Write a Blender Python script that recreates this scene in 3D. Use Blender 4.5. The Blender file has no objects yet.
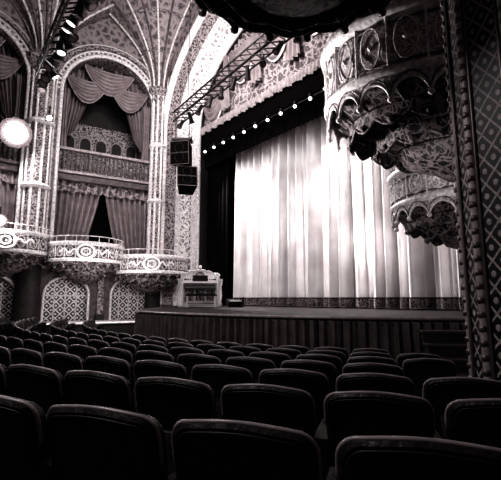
import bpy, math, random
from math import sin, cos, pi, sqrt, atan2, radians
from mathutils import Vector, Matrix
random.seed(7)
H = 1.9                      # eye height above lowest floor
SC = bpy.context.scene
COL = SC.collection
NX, NY = 0.770, 0.638        # house axis, towards the stage
LX, LY = -0.638, 0.770       # towards house left
def SL(s, l, z): return Vector((s*NX+l*LX, s*NY+l*LY, z+H))
OX, OY = 4.65, 16.3          # centre of seating curvature

# ------------------------------------------------------------ materials
LCOL = (1, .97, .965)
def g(v):
    k = max(.15, min(1.2, 1.25-1.15*v))
    t = (1.0, 1-.17*k, 1-.15*k)
    return (min(1, v*t[0]), min(1, v*t[1]), min(1, v*t[2]), 1)
def newmat(name):
    m = bpy.data.materials.new(name); m.use_nodes = True
    nt = m.node_tree; b = nt.nodes['Principled BSDF']
    return m, nt, b
def plain(name, v, rough=.6, metal=0., noise=.15, nscale=8, bump=.1, spec=.4, sheen=0):
    m, nt, b = newmat(name)
    tc = nt.nodes.new('ShaderNodeTexCoord'); n = nt.nodes.new('ShaderNodeTexNoise')
    n.inputs['Scale'].default_value = nscale; n.inputs['Detail'].default_value = 4
    r = nt.nodes.new('ShaderNodeValToRGB')
    r.color_ramp.elements[0].position = .3; r.color_ramp.elements[1].position = .7
    r.color_ramp.elements[0].color = g(v*(1-noise)); r.color_ramp.elements[1].color = g(v*(1+noise))
    nt.links.new(tc.outputs['Object'], n.inputs['Vector']); nt.links.new(n.outputs['Fac'], r.inputs['Fac'])
    nt.links.new(r.outputs['Color'], b.inputs['Base Color'])
    if bump:
        bp = nt.nodes.new('ShaderNodeBump'); bp.inputs['Strength'].default_value = bump; bp.inputs['Distance'].default_value = .02
        nt.links.new(n.outputs['Fac'], bp.inputs['Height']); nt.links.new(bp.outputs['Normal'], b.inputs['Normal'])
    b.inputs['Roughness'].default_value = rough; b.inputs['Metallic'].default_value = metal
    b.inputs['Specular IOR Level'].default_value = spec
    return m
def ornate(name, vlo, vhi, scale=4, rough=.6, dist=.35, w=(.04, .16), bump=.6):
    m, nt, b = newmat(name); N = nt.nodes; Lk = nt.links
    tc = N.new('ShaderNodeTexCoord'); n = N.new('ShaderNodeTexNoise'); n.inputs['Scale'].default_value = scale*.8
    mx = N.new('ShaderNodeVectorMath'); mx.operation = 'SCALE'; mx.inputs['Scale'].default_value = dist
    ad = N.new('ShaderNodeVectorMath'); ad.operation = 'ADD'
    v = N.new('ShaderNodeTexVoronoi'); v.feature = 'DISTANCE_TO_EDGE'; v.inputs['Scale'].default_value = scale
    v2 = N.new('ShaderNodeTexVoronoi'); v2.inputs['Scale'].default_value = scale*2.3
    r = N.new('ShaderNodeValToRGB'); e = r.color_ramp.elements
    e[0].position = w[0]; e[0].color = g(vhi); e[1].position = w[1]; e[1].color = g(vlo)
    r2 = N.new('ShaderNodeValToRGB'); e = r2.color_ramp.elements
    e[0].position = .12; e[0].color = (1, 1, 1, 1); e[1].position = .3; e[1].color = (0, 0, 0, 1)
    mm = N.new('ShaderNodeMix'); mm.data_type = 'RGBA'; mm.inputs[7].default_value = g(vhi)
    Lk.new(tc.outputs['Object'], n.inputs['Vector']); Lk.new(n.outputs['Color'], mx.inputs[0])
    Lk.new(tc.outputs['Object'], ad.inputs[0]); Lk.new(mx.outputs[0], ad.inputs[1])
    Lk.new(ad.outputs[0], v.inputs['Vector']); Lk.new(ad.outputs[0], v2.inputs['Vector'])
    Lk.new(v.outputs['Distance'], r.inputs['Fac']); Lk.new(v2.outputs['Distance'], r2.inputs['Fac'])
    Lk.new(r2.outputs['Color'], mm.inputs[0]); Lk.new(r.outputs['Color'], mm.inputs[6])
    Lk.new(mm.outputs[2], b.inputs['Base Color'])
    bp = N.new('ShaderNodeBump'); bp.inputs['Strength'].default_value = bump; bp.inputs['Distance'].default_value = .04
    Lk.new(mm.outputs[2], bp.inputs['Height']); Lk.new(bp.outputs['Normal'], b.inputs['Normal'])
    b.inputs['Roughness'].default_value = rough
    return m
def diamond(name, vlo, vhi, k=12, rough=.5, th=.35, horiz='xy'):
    m, nt, b = newmat(name); N = nt.nodes; Lk = nt.links
    tc = N.new('ShaderNodeTexCoord'); sp = N.new('ShaderNodeSeparateXYZ'); Lk.new(tc.outputs['Object'], sp.inputs[0])
    def M(op, a, c=None):
        q = N.new('ShaderNodeMath'); q.operation = op
        for i, x in enumerate((a, c)):
            if x is None: continue
            if isinstance(x, (int, float)): q.inputs[i].default_value = x
            else: Lk.new(x, q.inputs[i])
        return q.outputs[0]
    hx = M('SUBTRACT', sp.outputs['X'], sp.outputs['Y']) if horiz == 'xy' else sp.outputs['X']
    a = M('ABSOLUTE', M('SINE', M('MULTIPLY', M('ADD', hx, sp.outputs['Z']), k)))
    c = M('ABSOLUTE', M('SINE', M('MULTIPLY', M('SUBTRACT', hx, sp.outputs['Z']), k)))
    mn = M('MINIMUM', a, c)
    mxv = M('MULTIPLY', a, c)
    line = M('LESS_THAN', mn, th*.6); stud = M('GREATER_THAN', mxv, .85)
    f = M('MAXIMUM', line, stud)
    no = N.new('ShaderNodeTexNoise'); no.inputs['Scale'].default_value = 30; Lk.new(tc.outputs['Object'], no.inputs['Vector'])
    f2 = M('MULTIPLY', f, M('ADD', no.outputs['Fac'], .4))
    mm = N.new('ShaderNodeMix'); mm.data_type = 'RGBA'; mm.inputs[6].default_value = g(vlo); mm.inputs[7].default_value = g(vhi)
    Lk.new(f2, mm.inputs[0]); Lk.new(mm.outputs[2], b.inputs['Base Color'])
    bp = N.new('ShaderNodeBump'); bp.inputs['Strength'].default_value = .7; bp.inputs['Distance'].default_value = .03
    Lk.new(f2, bp.inputs['Height']); Lk.new(bp.outputs['Normal'], b.inputs['Normal'])
    b.inputs['Roughness'].default_value = rough
    return m
def emit(name, strength, col=(1, .97, .98, 1)):
    m, nt, b = newmat(name)
    b.inputs['Base Color'].default_value = col; b.inputs['Emission Color'].default_value = col
    b.inputs['Emission Strength'].default_value = strength
    return m

M_plaster = plain('plaster_pale', .36, .7, noise=.3, nscale=6)
M_light = plain('gilt_moulding', .74, .45, noise=.35, nscale=14, bump=.3)
M_mid = plain('plaster_mid', .12, .7, noise=.5, nscale=5)
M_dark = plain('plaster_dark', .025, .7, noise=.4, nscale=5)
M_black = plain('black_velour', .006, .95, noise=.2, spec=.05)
M_orn = ornate('ornate_gilt', .06, .45, 6.5)
M_ornl = ornate('ornate_gilt_pale', .30, .92, 5.0, w=(.05, .22))
M_ornp = ornate('ornate_spandrel', .08, .33, 3.0, w=(.05, .3))
M_ornf = ornate('ornate_fine', .025, .5, 7)
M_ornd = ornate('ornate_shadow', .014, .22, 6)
M_dia = diamond('diamond_lattice', .012, .4, 14)
M_dia2 = diamond('door_lattice', .06, 1.0, 9, th=.5)
M_curt = plain('grand_drape_satin', .85, .33, noise=.12, nscale=1.5, bump=0, spec=.8)
M_hem = ornate('curtain_hem', .04, .4, 9)
M_drape = plain('box_drapery', .25, .5, noise=.25, nscale=3, bump=0)
M_valf = ornate('valance_brocade', .09, .38, 3.5, bump=.2)
M_skirt = plain('stage_skirt_fabric', .13, .7, noise=.3, nscale=3, bump=0, spec=.1)
M_floor = plain('carpet_floor', .02, .8, noise=.4, nscale=10)
M_plat = plain('side_floor', .55, .5, noise=.2)
M_seat = plain('seat_vinyl', .026, .45, noise=.5, nscale=30, bump=.5, spec=.45)
M_rim = plain('seat_rim', .32, .35, noise=.3, spec=.6)  # pale tone paints the lit seat top edge; also plain trim elsewhere
M_iron = plain('seat_iron', .03, .5, metal=.3)
M_metal = plain('black_metal', .02, .4, metal=.4)
M_steel = plain('steel', .16, .35, metal=.6)
M_white = plain('white_lacquer', .85, .3, noise=.05)
M_lamp = emit('lamp_bulb', 30)
M_lampb = emit('lamp_lens_bright', 90)
M_bulb = emit('border_bulb', 2.2)
def stagewood():
    m, nt, b = newmat('stage_boards'); N = nt.nodes; Lk = nt.links
    tc = N.new('ShaderNodeTexCoord'); mp = N.new('ShaderNodeMapping'); mp.inputs['Rotation'].default_value = (0, 0, radians(50))
    br = N.new('ShaderNodeTexBrick'); br.inputs['Scale'].default_value = 1.5
    br.inputs['Color1'].default_value = g(.02); br.inputs['Color2'].default_value = g(.035); br.inputs['Mortar'].default_value = g(.005)
    br.inputs['Mortar Size'].default_value = .01
    Lk.new(tc.outputs['Object'], mp.inputs[0]); Lk.new(mp.outputs[0], br.inputs['Vector']); Lk.new(br.outputs['Color'], b.inputs['Base Color'])
    b.inputs['Roughness'].default_value = .55; b.inputs['Specular IOR Level'].default_value = .3
    return m
M_stage = stagewood()

# ------------------------------------------------------------ mesh builder
class MB:
    def __init__(s): s.v = []; s.f = []; s.m = []; s.sm = []; s.mats = []
    def mi(s, m):
        if m not in s.mats: s.mats.append(m)
        return s.mats.index(m)
    def add(s, vs, fs, m, smooth=False):
        o = len(s.v); k = s.mi(m)
        s.v += [tuple(v) for v in vs]
        for f in fs: s.f.append([i+o for i in f]); s.m.append(k); s.sm.append(smooth)
    def box(s, c, d, m, rz=0, M=None):
        vs = []
        for x in (-1, 1):
            for y in (-1, 1):
                for z in (-1, 1):
                    p = Vector((x*d[0]/2, y*d[1]/2, z*d[2]/2))
                    if M: p = M @ p
                    if rz: p = Matrix.Rotation(rz, 3, 'Z') @ p
                    vs.append(p+Vector(c))
        s.add(vs, [(0, 1, 3, 2), (4, 6, 7, 5), (0, 4, 5, 1), (2, 3, 7, 6), (0, 2, 6, 4), (1, 5, 7, 3)], m)
    def cyl(s, p0, p1, r0, r1, m, n=10, caps=True):
        p0 = Vector(p0); p1 = Vector(p1); d = (p1-p0).normalized()
        a = d.orthogonal().normalized(); b = d.cross(a)
        vs = []
        for p, r in ((p0, r0), (p1, r1)):
            for i in range(n): t = 2*pi*i/n; vs.append(p+a*cos(t)*r+b*sin(t)*r)
        s.add(vs, [(i, (i+1) % n, n+(i+1) % n, n+i) for i in range(n)], m, True)
        if caps: s.add(vs, [tuple(range(n))[::-1], tuple(range(n, 2*n))], m)
    def tube(s, pts, r, m, n=6, closed=False):
        pts = [Vector(p) for p in pts]; k = len(pts); vs = []
        up = None
        for i, p in enumerate(pts):
            q = pts[(i+1) % k] if (closed or i < k-1) else p
            w = pts[i-1] if (closed or i > 0) else p
            d = (q-w)
            d = d.normalized() if d.length > 1e-9 else Vector((0, 0, 1))
            if up is None: up = d.orthogonal().normalized()
            up = (up-d*up.dot(d))
            up = up.normalized() if up.length > 1e-6 else d.orthogonal().normalized()
            b = d.cross(up)
            rr = r(i/(k-1)) if callable(r) else r
            for j in range(n): t = 2*pi*j/n; vs.append(p+up*cos(t)*rr+b*sin(t)*rr)
        fs = []
        for i in range(k if closed else k-1):
            i2 = (i+1) % k
            for j in range(n): fs.append((i*n+j, i*n+(j+1) % n, i2*n+(j+1) % n, i2*n+j))
        s.add(vs, fs, m, True)
    def grid(s, fn, nu, nv, m, smooth=True):
        vs = [fn(i/nu, j/nv) for i in range(nu+1) for j in range(nv+1)]
        fs = [(i*(nv+1)+j, (i+1)*(nv+1)+j, (i+1)*(nv+1)+j+1, i*(nv+1)+j+1) for i in range(nu) for j in range(nv)]
        s.add(vs, fs, m, smooth)
    def lathe(s, prof, c, m, a0=0, a1=2*pi, n=32, smooth=True):
        def fn(u, v):
            k = v*(len(prof)-1); r, z = prof[int(round(k))]; t = a0+(a1-a0)*u
            return (c[0]+r*cos(t), c[1]+r*sin(t), c[2]+z)
        s.grid(fn, n, len(prof)-1, m, smooth)
    def strip(s, A, B, m, smooth=False):
        k = len(A); s.add(list(A)+list(B), [(i, i+1, k+i+1, k+i) for i in range(k-1)], m, smooth)
    def build(s, name, parent=None, loc=None, rz=0):
        me = bpy.data.meshes.new(name); me.from_pydata(s.v, [], s.f)
        for m in s.mats: me.materials.append(m)
        me.polygons.foreach_set('material_index', s.m); me.polygons.foreach_set('use_smooth', s.sm); me.update()
        o = bpy.data.objects.new(name, me); COL.objects.link(o)
        if loc is not None: o.location = loc
        o.rotation_euler[2] = rz
        if parent: o.parent = parent
        return o
def empty(name, loc=(0, 0, 0), rz=0):
    e = bpy.data.objects.new(name, None); COL.objects.link(e); e.location = loc; e.rotation_euler[2] = rz; e.empty_display_size = .2
    return e

# ------------------------------------------------------------ floor
def zf(R): return .2 if R < 9.6 else .2+(R-9.6)*.0665
b = MB()
b.grid(lambda u, v: (OX+(.5+v*24)*cos(2*pi*u), OY+(.5+v*24)*sin(2*pi*u), zf(.5+v*24)), 72, 48, M_floor)
b.build('floor')

# ------------------------------------------------------------ house-left wall
def archpath(hw, z0, zs, rise, n=20, nvert=1):
    P = [(-hw, z0+(zs-z0)*i/nvert) for i in range(nvert)]
    for i in range(n+1):
        t = pi-pi*i/n; P.append((hw*cos(t), zs+rise*sin(t)))
    P += [(hw, zs-(zs-z0)*(i+1)/nvert) for i in range(nvert)]
    return P
def arch_panel(b, x0, x1, z0, z1, cx, hw, zs, rise, y, depth, m, mrev, n=20, mtrim=None, tr=.06):
    P = archpath(hw, z0, zs, rise, n)
    A = []; B = []
    for i, (x, z) in enumerate(P):
        A.append((cx+x, y, z))
        if i == 0: B.append((x0, y, z0))
        elif i == len(P)-1: B.append((x1, y, z0))
        else:
            t = pi*(1-(i-1)/n); dx, dz = cos(t), sin(t)
            kx = ((x1-cx) if dx > 0 else (cx-x0))/max(abs(dx), 1e-6); kz = (z1-zs)/max(dz, 1e-6); k = min(kx, kz)
            B.append((cx+dx*k, y, zs+dz*k))
    b.strip(A, B, m)
    for xs in (x0, x1):
        cand = sorted(B[1:-1], key=lambda p: (p[0]-xs)**2+(p[2]-z1)**2)[:2]
        b.add([cand[0], cand[1], (xs, y, z1)], [(0, 1, 2)], m)
    b.strip(A, [(p[0], y+depth, p[2]) for p in A], mrev)
    if mtrim: b.tube([(p[0], y-.03, p[2]) for p in A], tr, mtrim)
    return A
def swag(b, x0, x1, zt, sag, y, m, folds=5, depth=.22, drop=.25):
    def fn(u, v):
        k = 4*u*(1-u)
        return (x0+(x1-x0)*u, y-depth*k*abs(sin(v*folds*pi))-.02*v, zt-k*sag*(.12+.88*v)-drop*v*(1-k)*.6)
    b.grid(fn, 16, folds*4, m)
    b.tube([(x0+(x1-x0)*i/16, y-.04, zt-4*(i/16)*(1-i/16)*sag-drop*.6*(1-4*(i/16)*(1-i/16))) for i in range(17)], .03, M_plaster)
def tail(b, x, w, zt, zb, y, m, fold=4):
    b.grid(lambda u, v: (x+(u-.5)*w*(1-.3*sin(v*pi)), y-.07*sin(u*fold*2*pi), zt+(zb-zt)*v), fold*6, 6, m)

def wall_section(root, tag, pL, pR, opening=2.1):
    pL = Vector(pL); pR = Vector(pR); L = (pR-pL).length; mid = (pL+pR)/2; rz = atan2(pR.y-pL.y, pR.x-pL.x)
    kw = dict(parent=root, loc=(mid.x, mid.y, 0), rz=rz)
    h = L/2
    b = MB()
    arch_panel(b, -h, h, H+1.25, H+14.6, 0, opening, H+9.3, opening*1.02, 0, 1.9, M_ornp, M_orn, 24, M_light, .09)
    for k, (o, r, m) in enumerate(((.22, .045, M_light), (.42, .09, M_orn), (.55, .03, M_light))):
        P = archpath(opening+o, H+2, H+9.3, opening*1.02+o, 24)
        b.tube([(x, -.06, z) for x, z in P], r, m)
    for i in range(33):
        t = pi*i/32; rr = opening+.12
        b.box((rr*cos(t), -.06, H+9.3+rr*1.02*sin(t)), (.09, .08, .09), M_light)
    b.build(tag+'_great_arch', **kw)
    b = MB()
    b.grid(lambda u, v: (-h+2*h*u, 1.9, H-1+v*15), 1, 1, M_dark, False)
    b.grid(lambda u, v: (-opening+2*opening*u, 1.85, H+6.6+v*2.0), 1, 1, M_ornf, False)
    for i in range(5):
        x = -1.5+.75*i
        P = archpath(.27, H+6.6, H+7.6, .3, 8)
        b.tube([(x+q, 1.78, z) for q, z in P], .035, M_plaster)
        b.add([(x+q, 1.8, z) for q, z in P], [tuple(range(len(P)))], M_dark)
    b.build(tag+'_recess', **kw)
    b = MB()
    b.box((0, .7, H+5.35), (2*opening, 1.0, .25), M_mid)
    b.box((0, .25, H+5.6), (2*opening, .14, .12), M_plaster)
    b.box((0, .25, H+6.65), (2*opening, .2, .12), M_plaster)
    b.box((0, .32, H+6.1), (2*opening, .05, .9), M_ornf)
    for i in range(23):
        x = -opening+.1+i*(2*opening-.2)/22
        b.lathe([(.03, 0), (.06, .15), (.065, .3), (.03, .5), (.045, .7), (.03, .9)], (x, .22, H+5.68), M_mid, n=6)
    b.build(tag+'_loft_balustrade', **kw)
    b = MB()
    def tent(sgn):
        def fn(u, v):
            xo = opening*(.12+.88*u)
            zt = H+9.3+opening*1.0*sqrt(max(0, 1-(xo*.96/opening)**2))-.12
            x = xo*(1-v)+ (opening*(.62+.38*u))*v
            zb = H+6.75+(1-u)*1.2
            return (sgn*x, .75-.1*sin(u*14*pi+v*2), zt+(zb-zt)*v)
        return fn
    b.grid(tent(1), 84, 10, M_drape); b.grid(tent(-1), 84, 10, M_drape)
    swag(b, -opening*.9, -.05, H+10.35, 1.25, .45, M_drape, 6); swag(b, .05, opening*.9, H+10.35, 1.25, .45, M_drape, 6)
    swag(b, -opening*.55, opening*.55, H+11.05, 1.35, .4, M_drape, 6)
    for x in (-opening+.2, opening-.2): tail(b, x, .42, H+9.6, H+6.75, .4, M_drape, 3)
    def low(sgn):
        def fn(u, v):
            inner = .05+ .75*v**1.3
            x = opening-(opening-inner)*u
            return (sgn*x, .6-.09*sin(u*15*pi), H+5.3-v*3.5)
        return fn
    b.grid(low(1), 96, 8, M_drape); b.grid(low(-1), 96, 8, M_drape)
    b.grid(lambda u, v: (-opening+2*opening*u, .45-.05*sin(u*30*pi), H+5.3-v*.5-.08*abs(sin(u*8*pi))), 120, 2, M_valf)
    b.box((0, .95, H+3.4), (1.9, .04, 3.4), M_black)  # black sheet painting the darkness in the gap between the drapes
    b.build(tag+'_draperies', **kw)
    b = MB()
    q = h/2
    for cx in (-q, q):
        arch_panel(b, cx-q, cx+q, H-1.0, H+1.3, cx, .88, H+.15, .75, 0, .5, M_mid, M_dark, 12, M_light, .06)
        P = archpath(.88, H-1.0, H+.15, .75, 12)
        b.add([(cx+x, .4, z) for x, z in P], [tuple(range(len(P)))], M_dia2)
        for x in (-.44, 0, .44): b.box((cx+x, .36, H-.2), (.05, .05, 1.75), M_light)
        b.box((cx, .36, H+.1), (1.76, .05, .06), M_light)
    for x in (-h+.1, 0, h-.1):
        b.box((x, -.12, H+.1), (.26, .2, 2.2), M_orn); b.box((x, -.14, H+1.15), (.36, .28, .14), M_light); b.box((x, -.14, H-.85), (.36, .28, .3), M_dark)
    b.box((0, -.1, H+1.3), (2*h, .3, .16), M_light)
    b.build(tag+'_lower_arcade', **kw)
wl = empty('wall_left')
W0 = (-4.35, 19.25); W1 = (-9.0, 16.5); W2 = (-13.2, 12.8)
wall_section(wl, 'bay_a', W1, W0)
wall_section(wl, 'bay_b', W2, W1)

def pier(root, tag, p, wid=.8):
    b = MB(); x, y = p
    b.cyl((x, y, H-1.1), (x, y, H+1.3), wid*.62, wid*.55, M_dark, 8)
    b.cyl((x, y, H+1.3), (x, y, H+10.2), wid*.5, wid*.5, M_orn, 8)
    for i in range(8):
        t = 2*pi*i/8+.1; r = wid*.5
        b.cyl((x+r*cos(t), y+r*sin(t), H+1.3), (x+r*cos(t), y+r*sin(t), H+10.2), .055, .055, M_light, 8, False)
    for z in (1.6, 4.6, 7.4, 10.1):
        b.lathe([(wid*.5, -.12), (wid*.66, -.06), (wid*.7, 0), (wid*.66, .06), (wid*.5, .12)], (x, y, H+z), M_light, n=16)
    b.lathe([(wid*.45, 0), (wid*.6, .15), (wid*.55, .35), (wid*.85, .6), (wid*.9, .75), (wid*.4, .8)], (x, y, H+9.6), M_orn, n=16)
    prof = [(.4+ (k/10)**2.1*3.6, k*.42) for k in range(11)]
    b.lathe(prof, (x, y, H+10.3), M_ornp, n=40)
    for i in range(22):
        t = 2*pi*i/22
        b.tube([(x+(r+.02)*cos(t), y+(r+.02)*sin(t), H+10.3+z-.03) for r, z in prof], .05, M_light if i % 2 else M_mid, 5)
    for k in (4, 7):
        r, z = prof[k]; b.tube([(x+(r+.03)*cos(2*pi*i/40), y+(r+.03)*sin(2*pi*i/40), H+10.3+z) for i in range(40)], .06, M_orn, 5, True)
    b.build(tag, parent=root)
pier(wl, 'pier_a', (-4.6, 18.95), .62)
pier(wl, 'pier_b', (-9.0, 16.25), .85)
pier(wl, 'pier_c', (-13.1, 12.6), .85)

b = MB()
pts = [(-3.4, 19.6), (-4.35, 19.2), (-9.0, 16.45), (-13.2, 12.75), (-12.2, 11.2), (-7.7, 14.4), (-3.6, 16.6)]
n = len(pts); z1 = H-.95
b.add([(x, y, z1) for x, y in pts], [tuple(range(n))], M_plat)
b.add([(x, y, .15) for x, y in pts]+[(x, y, z1) for x, y in pts], [(i, (i+1) % n, n+(i+1) % n, n+i) for i in range(n)], M_dark)
b.tube([(x, y, z1) for x, y in pts[4:]], .05, M_light)
b.build('floor_promenade')  # raised platform along the left wall, separate from the raked floor

# ------------------------------------------------------------ ceiling
b = MB()
b.grid(lambda u, v: (-18+40*u, -4+30*v, H+14.5), 8, 8, M_ornp, False)
for i in range(12):
    b.box((-16+3.2*i, 11, H+14.45), (.15, 30, .12), M_plaster)
b.build('ceiling')

# ------------------------------------------------------------ proscenium arch
C = 9.5
def ell(hw, rise, zs, s, z0, n=40, nv=14):
    P = []
    for i in range(nv): P.append(SL(s, C+hw, z0+(zs-z0)*i/nv))
    for i in range(n+1):
        t = pi*i/n; P.append(SL(s, C+hw*cos(t), zs+rise*sin(t)))
    for i in range(nv): P.append(SL(s, C-hw, zs-(zs-z0)*(i+1)/nv))
    return P
pa = empty('proscenium_arch')
b = MB()
I0 = ell(6.5, 4.0, 8.3, 10.0, -.3); Om = ell(8.0, 5.4, 8.3, 8.8, -.3)
def lerp(A, B, t): return [a.lerp(c, t) for a, c in zip(A, B)]
S = [lerp(I0, Om, t) for t in (0, .14, .22, .48, .56, .9, 1)]
for k, m in enumerate((M_light, M_mid, M_ornl, M_light, M_orn, M_plaster)): b.strip(S[k], S[k+1], m, True)
for t, r in ((0, .09), (.16, .06), (.5, .08), (.58, .04), (.92, .08), (1, .12)):
    b.tube(lerp(I0, Om, t), r, M_light, 8)
for P0, sz in ((lerp(I0, Om, .19), .1), (lerp(I0, Om, .53), .14)):
    for i in range(len(P0)-1):
        for k in (0, .5):
            p = P0[i].lerp(P0[i+1], k); b.lathe([(0, -sz), (sz*.8, -sz*.5), (sz, 0), (sz*.8, sz*.5), (0, sz)], p, M_light, n=6)
b.build('arch_band', parent=pa)
b = MB()
A = []; B = []
for i in range(41):
    t = pi*i/40; A.append(SL(8.8, C+8*cos(t), 8.3+5.4*sin(t))); B.append(SL(8.8, C+(9.6)*cos(t), 14.6))
b.strip(A, B, M_ornp)
b.build('spandrel', parent=pa)
b = MB()
b.strip(I0, ell(6.5, 4.0, 8.3, 10.6, -.3), M_dark)
b.build('reveal', parent=pa)

b = MB()
def vfn(u, v):
    l = 3.02+12.96*u; top = 8.3+4.0*sqrt(max(0, 1-((l-C)/6.5)**2))
    p = SL(10.25-.06*sin(u*90*pi), l, 7.6+(top-7.6)*v); return p
b.grid(vfn, 360, 6, M_valf)
def sswag(l0, l1, zt, sag, s, m, folds=6):
    def fn(u, v):
        k = 4*u*(1-u); return SL(s-.25*k*abs(sin(v*folds*pi)), l0+(l1-l0)*u, zt-k*sag*(.1+.9*v)-.2*v*(1-k))
    b.grid(fn, 18, folds*4, m)
    b.tube([fn(i/18, 1) for i in range(19)], .05, M_light)
for i in range(6):
    l0 = 3.2+i*2.12; zt = min(8.3+4*sqrt(max(0, 1-((l0+1.06-C)/6.5)**2))-.5, 11.2)
    sswag(l0, l0+2.12, zt, 1.9, 10.1, M_drape)
for i in range(5):
    l = 5.32+i*2.12; zt = min(8.3+4*sqrt(max(0, 1-((l-C)/6.5)**2))-.3, 11.4)
    b.grid(lambda u, v, l=l, zt=zt: SL(9.95-.08*sin(u*6*pi), l+(u-.5)*.5*(.5+v), zt-v*2.6), 24, 4, M_drape)
b.grid(lambda u, v: SL(10.0-.05*sin(u*150*pi), 3.05+12.9*u, 8.2-v*(.26+.14*abs(sin(u*24*pi)))), 480, 2, M_plaster)
b.build('proscenium_valance')

b = MB()
b.grid(lambda u, v: SL(10.35-.03*sin(u*120*pi), 3.0+13*u, 7.9-v*1.6), 300, 1, M_black)
b.grid(lambda u, v: SL(10.12, 3.0+13*u, 7.95-v*.8), 10, 1, M_black)
b.box(SL(10.1, 9.5, 7.0), (13, .12, .06), M_metal, rz=atan2(LY, LX))
b.build('teaser_border')
b = MB()
for i in range(17):
    l = 3.6+i*.74; p = SL(9.98, l, 6.9)
    b.lathe([(0, -.065), (.05, -.05), (.07, 0), (.05, .05), (.0, .065)], p, M_bulb, n=8)
    b.cyl(p+Vector((0, 0, .04)), p+Vector((0, 0, .18)), .08, .05, M_metal, 8)
b.build('border_light_string')

b = MB()
b.strip([SL(13, 1, -.3), SL(13, 19, -.3)], [SL(13, 1, 14.6), SL(13, 19, 14.6)], M_black)  # unseen black backing, added to keep world light out behind the curtain
b.strip([SL(13, 19, -.3), SL(9.4, 17, -.3)], [SL(13, 19, 14.6), SL(9.4, 17, 14.6)], M_black)
b.strip([SL(13, 0, -.3), SL(9.4, 1.8, -.3)], [SL(13, 0, 14.6), SL(9.4, 1.8, 14.6)], M_black)
b.build('wall_front')
b = MB()
b.grid(lambda u, v: SL(10.6-.07*sin(u*12*pi), 14.35+1.9*u, -.32+7.5*v), 72, 1, M_black)
b.build('masking_leg_drape')

# ------------------------------------------------------------ grand drape
rnd = random.Random(3)
ph = [rnd.uniform(0, 6.28) for _ in range(6)]
def cur(u, v):
    l = 2.6+11.8*u
    k = l*2*pi
    a = k/.50+2.2*sin(k/2.3+ph[0])+ph[1]
    y = .27*sin(a+.6*sin(a))+.06*sin(k/.19+ph[2]+sin(k/1.7))+.12*sin(k/1.37+ph[3]+sin(k/3.1))
    y *= (.8+.35*(1-v))
    return SL(11.0+y, l+.05*sin(a*1+1.2), -.30+7.2*v)
b = MB()
b.grid(cur, 900, 8, M_curt)
def hem(u, v):
    p = cur(u, 0.0); q = SL(-.03, 0, 0)-SL(0, 0, 0); return Vector((p.x+q.x, p.y+q.y, H-.3+.28*v+.02))
b.grid(hem, 900, 1, M_hem)
b.tube([hem(i/400, 1) for i in range(401)], .02, M_dark, 4)
b.build('grand_drape')

# ------------------------------------------------------------ stage apron
ZS = H-.33
RS = 9.35
a0 = radians(-145); a1 = radians(-84)
arc = [Vector((OX+RS*cos(a0+(a1-a0)*i/60), OY+RS*sin(a0+(a1-a0)*i/60), 0)) for i in range(61)]
left = [Vector((-3.1, 18.9, 0)), Vector((-3.2, 15.5, 0)), Vector((-3.2, 12.2, 0)), Vector((-3.15, 11.5, 0))]
edge = left+arc
back = [SL(12.9, 2.5, 0), SL(12.9, 17, 0)]
for p in back: p.z = 0
poly = edge+back
b = MB()
top = [(p.x, p.y, ZS) for p in poly]; bot = [(p.x, p.y, .1) for p in poly]
b.add(top, [tuple(range(len(poly)))], M_stage)
n = len(poly); b.add(bot+top, [(i, (i+1) % n, n+(i+1) % n, n+i) for i in range(n)], M_black)
b.tube([(p.x, p.y, ZS-.03) for p in edge], .035, M_rim)
b.tube([(p.x, p.y, ZS-.14) for p in edge], .02, M_dark)
b.build('stage_apron')
b = MB()
el = [0]
for i in range(1, len(edge)): el.append(el[-1]+(edge[i]-edge[i-1]).length)
def epos(d):
    for i in range(1, len(edge)):
        if d <= el[i] or i == len(edge)-1:
            t = (d-el[i-1])/(el[i]-el[i-1]); p = edge[i-1].lerp(edge[i], t); dr = (edge[i]-edge[i-1]).normalized(); return p, Vector((dr.y, -dr.x, 0))
def sk(u, v):
    p, nn = epos(u*el[-1])
    if nn.dot(Vector((p.x-OX, p.y-OY, 0))) < 0: nn = -nn
    w = .06+.055*sin(u*el[-1]*2*pi/.2+2*sin(u*60))+.02*sin(u*el[-1]*2*pi/.09)
    return (p.x+nn.x*w*(1.2-.4*v), p.y+nn.y*w*(1.2-.4*v), .22+(ZS-.08-.22)*v)
b.grid(sk, 1000, 3, M_skirt)
b.build('stage_skirt')

t = radians(-97.5); d = Vector((cos(t), sin(t), 0))
b = MB()
for i in range(6):
    zt = ZS-.03-(i+1)*.19; c = Vector((OX, OY, 0))+d*(RS+.12+.15+.24*i)
    b.box((c.x, c.y, (zt+.2)/2), (1.1, .24, max(.05, zt-.2)), M_dark, rz=t+pi/2)
    b.box((c.x, c.y, zt), (1.14, .27, .035), M_steel, rz=t+pi/2)
b.build('stage_stairs')

# ------------------------------------------------------------ organ console
e = empty('organ_console', (-1.9, 15.2, ZS+.005), radians(8)); e.scale = (.96, .96, .93)
b = MB()
b.box((0, .25, .45), (1.35, .5, .9), M_white); b.box((0, .1, .05), (1.6, .9, .1), M_white)
b.box((0, .2, .98), (1.5, .62, .08), M_white)
for sx in (-1, 1):
    b.box((sx*.72, -.05, .52), (.14, .85, 1.0), M_white)
    b.lathe([(.05, 0), (.09, .1), (.05, .2), (.075, .45), (.05, .8), (.09, .9), (.09, 1.0)], (sx*.76, -.45, 0), M_white, n=12)
    b.box((sx*.76, -.1, 1.06), (.2, .8, .08), M_light)
    b.tube([(sx*(.62+.12*cos(k*.6)*(1-k/14)), -.42, 1.22+.12*sin(k*.6)*(1-k/14)) for k in range(13)], .03, M_white)
for sx in (-.42, 0, .42):
    b.box((sx, -.01, .45), (.34, .02, .5), M_ornf)
b.build('case', parent=e)
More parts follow.
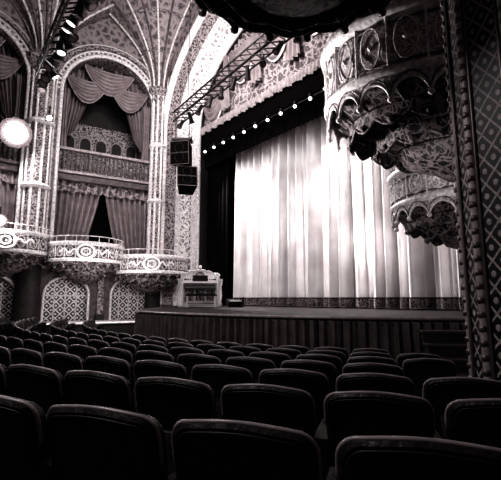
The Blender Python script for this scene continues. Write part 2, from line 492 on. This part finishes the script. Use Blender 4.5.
b = MB()
P = [(-.75, 1.0)]+[(-.75+1.5*i/24, 1.0+.25+.22*sin(pi*i/24)+.05*abs(sin(pi*i/4))) for i in range(25)]+[(.75, 1.0)]
b.add([(x, .45, z) for x, z in P], [tuple(range(len(P)))], M_white)
b.add([(x, .36, z) for x, z in P], [tuple(range(len(P)))], M_white)
b.strip([(x, .36, z) for x, z in P], [(x, .45, z) for x, z in P], M_white)
b.tube([(x, .34, z) for x, z in P], .03, M_light)
b.tube([(.16*cos(2*pi*i/20), .33, 1.28+.12*sin(2*pi*i/20)) for i in range(20)], .02, M_steel, closed=True)
b.lathe([(.0, .12), (.05, .09), (.07, .02), (.03, -.05)], (0, .4, 1.6), M_white, n=10)
b.build('crest', parent=e)
b = MB()
for k in range(4):
    b.box((0, -.2+.13*k, .74+.07*k), (1.2, .13, .03), M_white)
    b.box((0, -.27+.13*k, .72+.07*k), (1.2, .01, .05), M_metal)
    for i in range(24): b.box((-.56+i*.048, -.18+.13*k, .765+.07*k), (.018, .08, .02), M_metal)
for i in range(19):
    t = pi*i/18; b.box((.6*cos(t), .05+.22*sin(t), 1.1), (.04, .02, .06), M_metal)
b.box((0, .2, 1.13), (.6, .02, .28), M_metal)
b.build('manuals', parent=e)
b = MB()
for i in range(16): b.box((-.5+i*.066, -.3, .14), (.03, .5, .03), M_dark)
b.build('pedalboard', parent=e)
b = MB()
b.box((0, 0, .42), (1.1, .32, .05), M_dark); b.box((0, 0, .46), (1.0, .28, .04), M_dark)
for sx in (-.48, .48): b.box((sx, 0, .205), (.06, .3, .4), M_white)
b.box((0, 0, .2), (.95, .05, .06), M_white)
b.build('organ_bench', loc=(-1.75, 14.3, ZS+.005), rz=radians(8))
b = MB()
b.box((0, 0, .14), (.5, .35, .2), M_metal, M=Matrix.Rotation(.3, 3, 'X')); b.box((0, -.16, .15), (.42, .02, .16), M_white, M=Matrix.Rotation(.3, 3, 'X'))
b.cyl((.35, 0, 0), (.35, 0, .35), .03, .03, M_metal)
b.build('stage_monitor_wedge', loc=(-.6, 14.7, ZS+.01), rz=radians(20))

# ------------------------------------------------------------ box balconies
def balcony(name, c, r, zb, zt, under, face=0, mats=None, scal=24, rail=True, tiers=3, medal=True, sy=1.0, yaw=0, pale_fringe=True):
    F, U, T = mats
    e = empty(name, (c[0], c[1], 0), yaw); e.scale[1] = sy
    h = zt-zb
    b = MB()
    b.lathe([(r*.98, zb), (r*1.02, zb+.05), (r*1.02, zb+.12), (r*.985, zb+.16)], (0, 0, 0), T, n=64)
    b.lathe([(r*.985, zb+.16), (r, zb+h*.5), (r*.985, zt-.16)], (0, 0, 0), F, n=64)
    b.lathe([(r*.985, zt-.16), (r*1.03, zt-.1), (r*1.04, zt), (r*.96, zt+.02), (r*.95, zt-.2), (r*.94, zb+.1), (0, zb+.08)], (0, 0, 0), T, n=64)
    for i in range(scal):
        t = 2*pi*i/scal
        b.cyl((r*1.0*cos(t), r*1.0*sin(t), zb+.14), (r*1.0*cos(t), r*1.0*sin(t), zt-.12), .022, .022, T, 6)
        tm = t+pi/scal; rx = r*1.005; wd = pi/scal*.62; hh = (h-.4)/2; zc = (zb+zt)/2
        b.tube([(rx*cos(tm+wd*cos(q*pi/6)), rx*sin(tm+wd*cos(q*pi/6)), zc+hh*sin(q*pi/6)) for q in range(12)], .015, T, 5, True)
        b.lathe([(0, -.06), (.05, 0), (0, .06)], (rx*cos(tm), rx*sin(tm), zc), T, n=6)
    for zz in (zb+.2, zt-.22):
        b.tube([(r*1.0*cos(2*pi*i/64), r*1.0*sin(2*pi*i/64), zz) for i in range(64)], .02, U, 5, True)
    b.build('fascia', parent=e)
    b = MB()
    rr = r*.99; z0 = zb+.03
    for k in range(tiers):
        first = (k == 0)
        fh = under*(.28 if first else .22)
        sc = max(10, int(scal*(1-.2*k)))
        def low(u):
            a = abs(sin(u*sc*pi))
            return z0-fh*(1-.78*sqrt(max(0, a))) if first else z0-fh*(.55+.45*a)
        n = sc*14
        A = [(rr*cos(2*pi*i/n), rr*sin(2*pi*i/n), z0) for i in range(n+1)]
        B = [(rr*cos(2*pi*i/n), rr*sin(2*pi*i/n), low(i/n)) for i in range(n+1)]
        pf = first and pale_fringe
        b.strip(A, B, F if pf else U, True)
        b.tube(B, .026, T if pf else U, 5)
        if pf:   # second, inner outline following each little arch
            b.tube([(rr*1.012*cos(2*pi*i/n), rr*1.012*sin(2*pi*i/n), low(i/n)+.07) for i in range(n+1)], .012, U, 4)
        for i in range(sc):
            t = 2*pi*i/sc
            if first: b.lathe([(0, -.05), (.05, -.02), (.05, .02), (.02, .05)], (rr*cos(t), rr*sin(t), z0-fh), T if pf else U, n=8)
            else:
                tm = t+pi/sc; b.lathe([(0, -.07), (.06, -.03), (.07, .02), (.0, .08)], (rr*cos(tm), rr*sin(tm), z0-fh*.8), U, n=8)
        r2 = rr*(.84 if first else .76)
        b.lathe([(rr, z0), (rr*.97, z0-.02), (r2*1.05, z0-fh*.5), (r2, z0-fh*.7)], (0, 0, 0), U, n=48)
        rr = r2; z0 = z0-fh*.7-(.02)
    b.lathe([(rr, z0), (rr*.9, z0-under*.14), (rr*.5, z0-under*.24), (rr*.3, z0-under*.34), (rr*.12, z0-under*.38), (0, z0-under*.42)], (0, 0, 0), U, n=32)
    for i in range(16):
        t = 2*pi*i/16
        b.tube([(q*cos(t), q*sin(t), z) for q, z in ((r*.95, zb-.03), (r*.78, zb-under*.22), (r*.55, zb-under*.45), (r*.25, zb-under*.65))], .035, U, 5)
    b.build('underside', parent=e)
    if rail:
        b = MB()
        b.tube([(r*.99*cos(2*pi*i/64), r*.99*sin(2*pi*i/64), zt+.22) for i in range(64)], .022, T, 6, True)
        for i in range(scal):
            t = 2*pi*i/scal; b.cyl((r*.99*cos(t), r*.99*sin(t), zt), (r*.99*cos(t), r*.99*sin(t), zt+.22), .014, .014, T, 5)
        b.build('hand_rail', parent=e)
    if medal:
        b = MB(); t = face; p = Vector((r*1.03*cos(t), r*1.03*sin(t), (zb+zt)/2)); tt = Vector((-sin(t), cos(t), 0))
        R0 = h*.33
        b.tube([p+tt*R0*1.2*cos(q*pi/10)+Vector((0, 0, R0*sin(q*pi/10))) for q in range(20)], .05, M_white, 6, True)
        b.tube([p+tt*R0*.6*cos(q*pi/10)+Vector((0, 0, R0*.5*sin(q*pi/10))) for q in range(20)], .04, M_white, 6, True)
        for sg in (-1, 1): b.tube([p+tt*sg*(R0*1.3+.05*q)+Vector((0, 0, .08*sin(q*.9))) for q in range(12)], .035, M_white, 5)
        b.build('medallion', parent=e)
    return e
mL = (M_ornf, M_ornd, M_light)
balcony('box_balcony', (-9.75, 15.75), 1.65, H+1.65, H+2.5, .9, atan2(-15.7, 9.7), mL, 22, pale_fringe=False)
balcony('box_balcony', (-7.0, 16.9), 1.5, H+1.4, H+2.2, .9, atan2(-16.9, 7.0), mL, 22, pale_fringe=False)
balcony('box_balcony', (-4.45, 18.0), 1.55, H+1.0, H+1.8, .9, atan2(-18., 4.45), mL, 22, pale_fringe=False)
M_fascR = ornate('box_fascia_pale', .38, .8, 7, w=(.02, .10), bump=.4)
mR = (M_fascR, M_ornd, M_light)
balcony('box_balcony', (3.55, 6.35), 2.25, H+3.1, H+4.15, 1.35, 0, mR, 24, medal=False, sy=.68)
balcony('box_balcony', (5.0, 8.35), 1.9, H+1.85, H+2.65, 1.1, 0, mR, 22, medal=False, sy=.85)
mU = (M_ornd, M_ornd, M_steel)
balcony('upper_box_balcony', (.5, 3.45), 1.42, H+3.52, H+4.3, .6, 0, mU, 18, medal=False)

b = MB()
RW = [SL(9.4, 1.8, 0), Vector((5.9, 6.8, 0)), Vector((4.7, 3.6, 0)), Vector((4.4, -2, 0))]
b.strip([(p.x, p.y, .1) for p in RW], [(p.x, p.y, H+14.6) for p in RW], M_mid)
for z in (1.2, 3.0, 6.0): b.tube([(p.x-.03, p.y, H+z) for p in RW], .07, M_light)
b.build('wall_right')

# ------------------------------------------------------------ near column
b = MB()
cx, cy = 2.47, 3.58; fz = zf(sqrt((cx-OX)**2+(cy-OY)**2))
def oc(r, z, rot=.2): return [(r*cos(2*pi*i/8+rot), r*sin(2*pi*i/8+rot), z) for i in range(8)]
def ring(b, lst, m):
    for (r0, z0), (r1, z1) in zip(lst, lst[1:]):
        A = oc(r0, z0); B = oc(r1, z1); b.add(A+B, [(i, (i+1) % 8, 8+(i+1) % 8, 8+i) for i in range(8)], m)
ring(b, [(.6, 0), (.6, .25), (.54, .3), (.54, .42), (.49, .46)], M_dark)
ring(b, [(.48, .42), (.48, 9.0)], M_dia)
for i in range(8):
    t = 2*pi*i/8+.2
    for da, r, m in ((0, .035, M_rim), (.13, .016, M_steel), (-.13, .016, M_steel)):
        b.cyl((.485*cos(t+da*.8)*(1 if da == 0 else .985), .485*sin(t+da*.8)*(1 if da == 0 else .985), .45), (.485*cos(t+da*.8)*(1 if da == 0 else .985), .485*sin(t+da*.8)*(1 if da == 0 else .985), 9.0), r, r, m, 6, False)
    for k in range(58):
        z = .5+k*.12
        b.lathe([(0, -.045), (.035, -.02), (.035, .02), (0, .045)], (.5*cos(t), .5*sin(t), z), M_steel, n=5)
b.build('ornate_column', loc=(cx, cy, fz))

# ------------------------------------------------------------ seats
b = MB()
def outline(sc=1.0):
    P = []; w = .262; zt = .875; r = .075
    P.append((-w*.9, .34)); P.append((-w*.96, .5)); P.append((-w, .7))
    for i in range(6):
        t = pi-(pi/2)*i/5; P.append((-w+r+r*cos(t), zt-r+r*sin(t)))
    for i in range(1, 6):
        x = -w+r+(2*w-2*r)*i/6; P.append((x, zt+.018*sin(pi*i/6)))
    for i in range(6):
        t = pi/2-(pi/2)*i/5; P.append((w-r+r*cos(t), zt-r+r*sin(t)))
    P += [(w, .7), (w*.96, .5), (w*.9, .34)]
    return [(x*sc, .6+(z-.6)*sc) for x, z in P]
def sp(x, y, z): return (x, y-(z-.34)*.24+.45*x*x, z)
lay = [(-.035, .90), (-.042, .95), (-.03, 1.0), (.0, 1.0), (.03, .985), (.04, .9)]
rings = [[sp(x, y, z) for x, z in outline(sc)] for y, sc in lay]
n = len(rings[0])
for A, B in zip(rings, rings[1:]):
    b.add(A+B, [(i, (i+1) % n, n+(i+1) % n, n+i) for i in range(n)], M_seat, True)
for rg, y in ((rings[0], -.04), (rings[-1], .045)):
    c = sp(0, y, .6); b.add(rg+[c], [(i, (i+1) % n, n) for i in range(n)], M_seat, True)
b.tube([sp(x, -.018, z) for x, z in outline(1.008)][2:-2], .009, M_rim, 6)  # pale line standing in for light caught along the seat top
b.tube([sp(x, -.043, z) for x, z in outline(.9)], .005, M_iron, 5, True)
b.box((0, .13, .52), (.46, .09, .42), M_seat, M=Matrix.Rotation(-.25, 3, 'X'))
for sx in (-.28, .28):
    b.box((sx, .05, .3), (.035, .28, .6), M_iron)
    b.box((sx, .1, .61), (.055, .36, .035), M_iron)
    b.box((sx, .05, .02), (.07, .34, .04), M_iron)
seat0 = b.build('seat_master'); seatmesh = seat0.data; bpy.data.objects.remove(seat0)
W1v = Vector(W1); n1 = Vector((.498, -.867)); n2 = Vector((.661, -.75))
st = Vector((OX+10.2*cos(radians(-97.5)), OY+10.2*sin(radians(-97.5))))
for k in range(7):
    R = 15.45-.85*k
    row = empty('theater_seat_row', (0, 0, 0))
    dphi = .585/R; base = radians(-105.9)+(.5 if k % 2 else 0.05)*dphi+.12/R
    if k % 2 == 1: base += .2/R
    elif k: base -= .12/R
    c = 0
    for i in range(-70, 30):
        t = base+i*dphi
        x = OX+R*cos(t); y = OY+R*sin(t); p = Vector((x, y))
        if y < .8 or x/y > .72 or x/y < -1.0 or x < -11: continue
        if (p-Vector((cx, cy))).length < .95: continue
        if (p-W1v).dot(n1) < 3.0 or (p-W1v).dot(n2) < 3.0: continue
        if (p-st).length < 1.15: continue
        if y > 13.5 and x > -4: continue
        o = bpy.data.objects.new('seat_%d' % (c+1), seatmesh); COL.objects.link(o); c += 1
        o.location = (x, y, zf(R)); o.rotation_euler[2] = t+pi-pi/2
        o.parent = row

# ------------------------------------------------------------ trusses, speakers, fixtures
def truss(name, p0, p1, w=.3, lamps=8, lit=False, seed=1, lampr=.13, drop=.35):
    p0 = Vector(p0); p1 = Vector(p1); d = (p1-p0); L = d.length; d.normalize(); s = d.cross(Vector((0, 0, 1))).normalized()
    b = MB(); up = Vector((0, 0, 1))
    ch = [s*w/2+up*w/2, -s*w/2+up*w/2, s*w/2-up*w/2, -s*w/2-up*w/2]
    for c in ch: b.cyl(p0+c, p1+c, .035, .035, M_metal, 6)
    n = int(L/.4)
    for i in range(n):
        a = p0+d*L*i/n; c = p0+d*L*(i+1)/n
        for x, y in ((0, 1), (2, 3), (0, 2), (1, 3)): b.cyl(a+ch[x], c+ch[y], .022, .022, M_metal, 4, False)
    rn = random.Random(seed)
    for i in range(lamps):
        p = p0+d*L*(i+.5)/lamps-up*w/2
        ax = (s*rn.uniform(-.6, .6)+d*rn.uniform(-.4, .4)-up*.8).normalized()
        b.cyl(p, p-up*drop*.6, .02, .02, M_steel, 5)
        q = p-up*drop
        b.cyl(q-ax*.2, q+ax*.2, lampr*.8, lampr, M_metal, 10); b.cyl(q+ax*.2, q+ax*.27, lampr*1.25, lampr*1.3, M_metal, 10)
        b.cyl(q+ax*.271, q+ax*.28, lampr*.9, lampr*.9, M_bulb if (lit and i % 4 == 3) else M_steel, 10)
    for t in (.1, .9): b.cyl(p0+d*L*t, p0+d*L*t+up*(H+14.5-p0.z), .015, .015, M_metal, 4)
    return b.build(name)
truss('lighting_truss', (-3.3, 17.1, H+8.05), (2.6, 8.9, H+8.05), .42, 12, False, 2, .09, .22)
truss('lighting_truss', (-6.9, 12.4, H+7.5), (-3.3, 7.7, H+7.5), .4, 16, True, 5, .12)

e = empty('hanging_speaker_array', (-3.12, 16.9, H))
def cab(loc, tilt, yaw):
    b = MB(); M = Matrix.Rotation(yaw, 3, 'Z') @ Matrix.Rotation(tilt, 3, 'X')
    def T(p): return tuple(M @ Vector(p))
    fr = [(-.42, -.35, -.5), (.42, -.35, -.5), (.42, -.35, .5), (-.42, -.35, .5)]; bk = [(-.3, .4, -.46), (.3, .4, -.46), (.3, .4, .46), (-.3, .4, .46)]
    b.add([T(p) for p in fr+bk], [(0, 1, 2, 3), (7, 6, 5, 4), (0, 4, 5, 1), (1, 5, 6, 2), (2, 6, 7, 3), (3, 7, 4, 0)], M_black)
    for z in (-.2, .22): b.tube([T((.2*cos(i*pi/8), -.37, z+.2*sin(i*pi/8))) for i in range(16)], .012, M_metal, 5, True)
    for x in (-.42, .42): b.cyl(T((x, -.36, -.5)), T((x, -.36, .5)), .02, .02, M_steel, 5)
    for z in (-.5, 0, .5): b.cyl(T((-.42, -.36, z)), T((.42, -.36, z)), .02, .02, M_steel, 5)
    b.build('cabinet', parent=e, loc=loc)
cab((.12, 0, 6.25), .1, -.2); cab((.34, -.05, 5.05), -.35, .25)
b = MB()
for x in (-.2, .4):
    b.cyl((x, 0, 6.6), (x, 0, 8.0), .018, .018, M_metal, 5); b.cyl((x, .1, 5.4), (x, .1, 5.9), .02, .02, M_metal, 5)
b.box((0.1, 0, 6.9), (.9, .5, .08), M_metal)
b.build('rigging', parent=e)

def spotfix(name, p, r, bright, power):
    p = Vector(p); d = (Vector((0, 0, H))-p).normalized()
    b = MB()
    b.cyl(p-d*.45, p-d*.05, r*.75, r*1.05, M_metal, 14); b.cyl(p-d*.05, p+d*.03, r*1.25, r*1.25, M_metal, 14)
    b.lathe([(0, -r*.85), (r*.6, -r*.6), (r*.85, 0), (r*.6, r*.6), (0, r*.85)], p+d*r*.5, M_lampb if bright else M_lamp, n=16)
    for q in range(4):
        a = q*pi/2+pi/4; sx = Vector((-d.y, d.x, 0)).normalized(); u = sx.cross(d)
        b.cyl(p+d*.03, p+d*.03+(sx*cos(a)+u*sin(a))*r*1.7, .02, .02, M_metal, 5)
    b.cyl(p-d*.25, p-d*.25+Vector((0, 0, .5)), .03, .03, M_metal, 6); b.cyl(p-d*.25+Vector((0, 0, .5)), p-d*1.4+Vector((0, 0, .5)), .03, .03, M_metal, 6)
    b.build(name)
    l = bpy.data.lights.new(name+'_light', 'POINT'); l.energy = power; l.shadow_soft_size = .2; l.color = LCOL
    o = bpy.data.objects.new(name+'_light', l); COL.objects.link(o); o.location = p+d*.45
spotfix('wall_spotlight', (-9.2, 14.9, H+6.4), .48, True, 300)
spotfix('wall_spotlight', (-9.0, 14.1, H+2.75), .2, True, 60)
spotfix('wall_spotlight', (-8.3, 15.6, H+7.35), .12, False, 15)

# ------------------------------------------------------------ lights
def spot(name, p, tgt, power, ang=60, blend=.6, size=.3):
    l = bpy.data.lights.new(name, 'SPOT'); l.energy = power; l.spot_size = radians(ang); l.spot_blend = blend; l.shadow_soft_size = size; l.color = LCOL
    o = bpy.data.objects.new(name, l); COL.objects.link(o); o.location = p
    o.rotation_euler = (Vector(tgt)-Vector(p)).to_track_quat('-Z', 'Y').to_euler()
def area(name, p, tgt, power, sx, sy):
    l = bpy.data.lights.new(name, 'AREA'); l.shape = 'RECTANGLE'; l.size = sx; l.size_y = sy; l.energy = power; l.color = LCOL
    o = bpy.data.objects.new(name, l); COL.objects.link(o); o.location = p
    o.rotation_euler = (Vector(tgt)-Vector(p)).to_track_quat('-Z', 'Y').to_euler()
spot('stage_wash_a', SL(9.3, 15.6, 5.9), SL(10.9, 10.5, 1.5), 2400, 80, .8, .04)
spot('stage_wash_b', SL(9.0, 13.5, 5.6), SL(10.9, 9.5, 2.0), 1500, 55, .9, .04)
spot('stage_wash_c', SL(9.2, 9.8, 6.2), SL(10.9, 5.5, 1.5), 2200, 80, .8, .04)
spot('stage_hot_a', SL(7.5, 14.5, 3.5), SL(10.9, 11.3, 2.8), 1500, 24, 1, .05)
spot('stage_hot_b', SL(7.5, 10, 3.5), SL(10.9, 7.2, 1.8), 1500, 26, 1, .05)
area('house_light_left', (-1, 10, H+11.5), (-6, 18, H+5), 380, 1.2, 1.2)
area('proscenium_cove_light', SL(5.5, 13, 9), SL(9.5, 15, 8), 170, 2, 2)  # area light hung free in front of the arch
area('valance_light', SL(7.0, 9.5, 8.5), SL(10, 11, 9.5), 150, 3, .6)
area('arcade_light', (-5.2, 14.5, H+.9), (-6.6, 17.7, H-.2), 60, 3, .5)  # added area light without a fixture, brightens the lattice doors
spot('box_light', (-1.0, 7.2, H+2.6), (3.2, 5.6, H+3.3), 620, 60)  # unseen spot added to brighten the right box fascia and scallops
spot('box_light_low', (1.6, 4.6, H+.6), (4.2, 7.2, H+2.4), 130, 60)  # second added spot, lifts the box undersides from below
spot('organ_light', (-3, 11.5, H+7), (-2.0, 15.2, H+.3), 180, 20)
spot('skirt_light', (-5.5, 6.5, H+5), (-1.5, 9.6, H-.8), 320, 60)  # unseen spot added to brighten the skirt pleats
area('seat_light', (-3.5, 1.5, H+5), (0, 5, 0), 150, .8, .8)  # soft area light added to lift the dark seats, no fixture
w = bpy.data.worlds.new('World'); SC.world = w; w.use_nodes = True
w.node_tree.nodes['Background'].inputs[0].default_value = (.98, .8, .8, 1); w.node_tree.nodes['Background'].inputs[1].default_value = .06

# ------------------------------------------------------------ camera
cam = bpy.data.cameras.new('camera'); co = bpy.data.objects.new('camera', cam); COL.objects.link(co)
cam.sensor_fit = 'HORIZONTAL'; cam.sensor_width = 36; cam.lens = 36*400/501
co.location = (0, 0, H); co.rotation_euler = (radians(90+8.25), 0, 0); cam.clip_end = 200; cam.clip_start = .05
SC.camera = co
SC.view_settings.view_transform = 'Standard'
try: SC.view_settings.look = 'High Contrast'
except Exception as ex: print(ex)
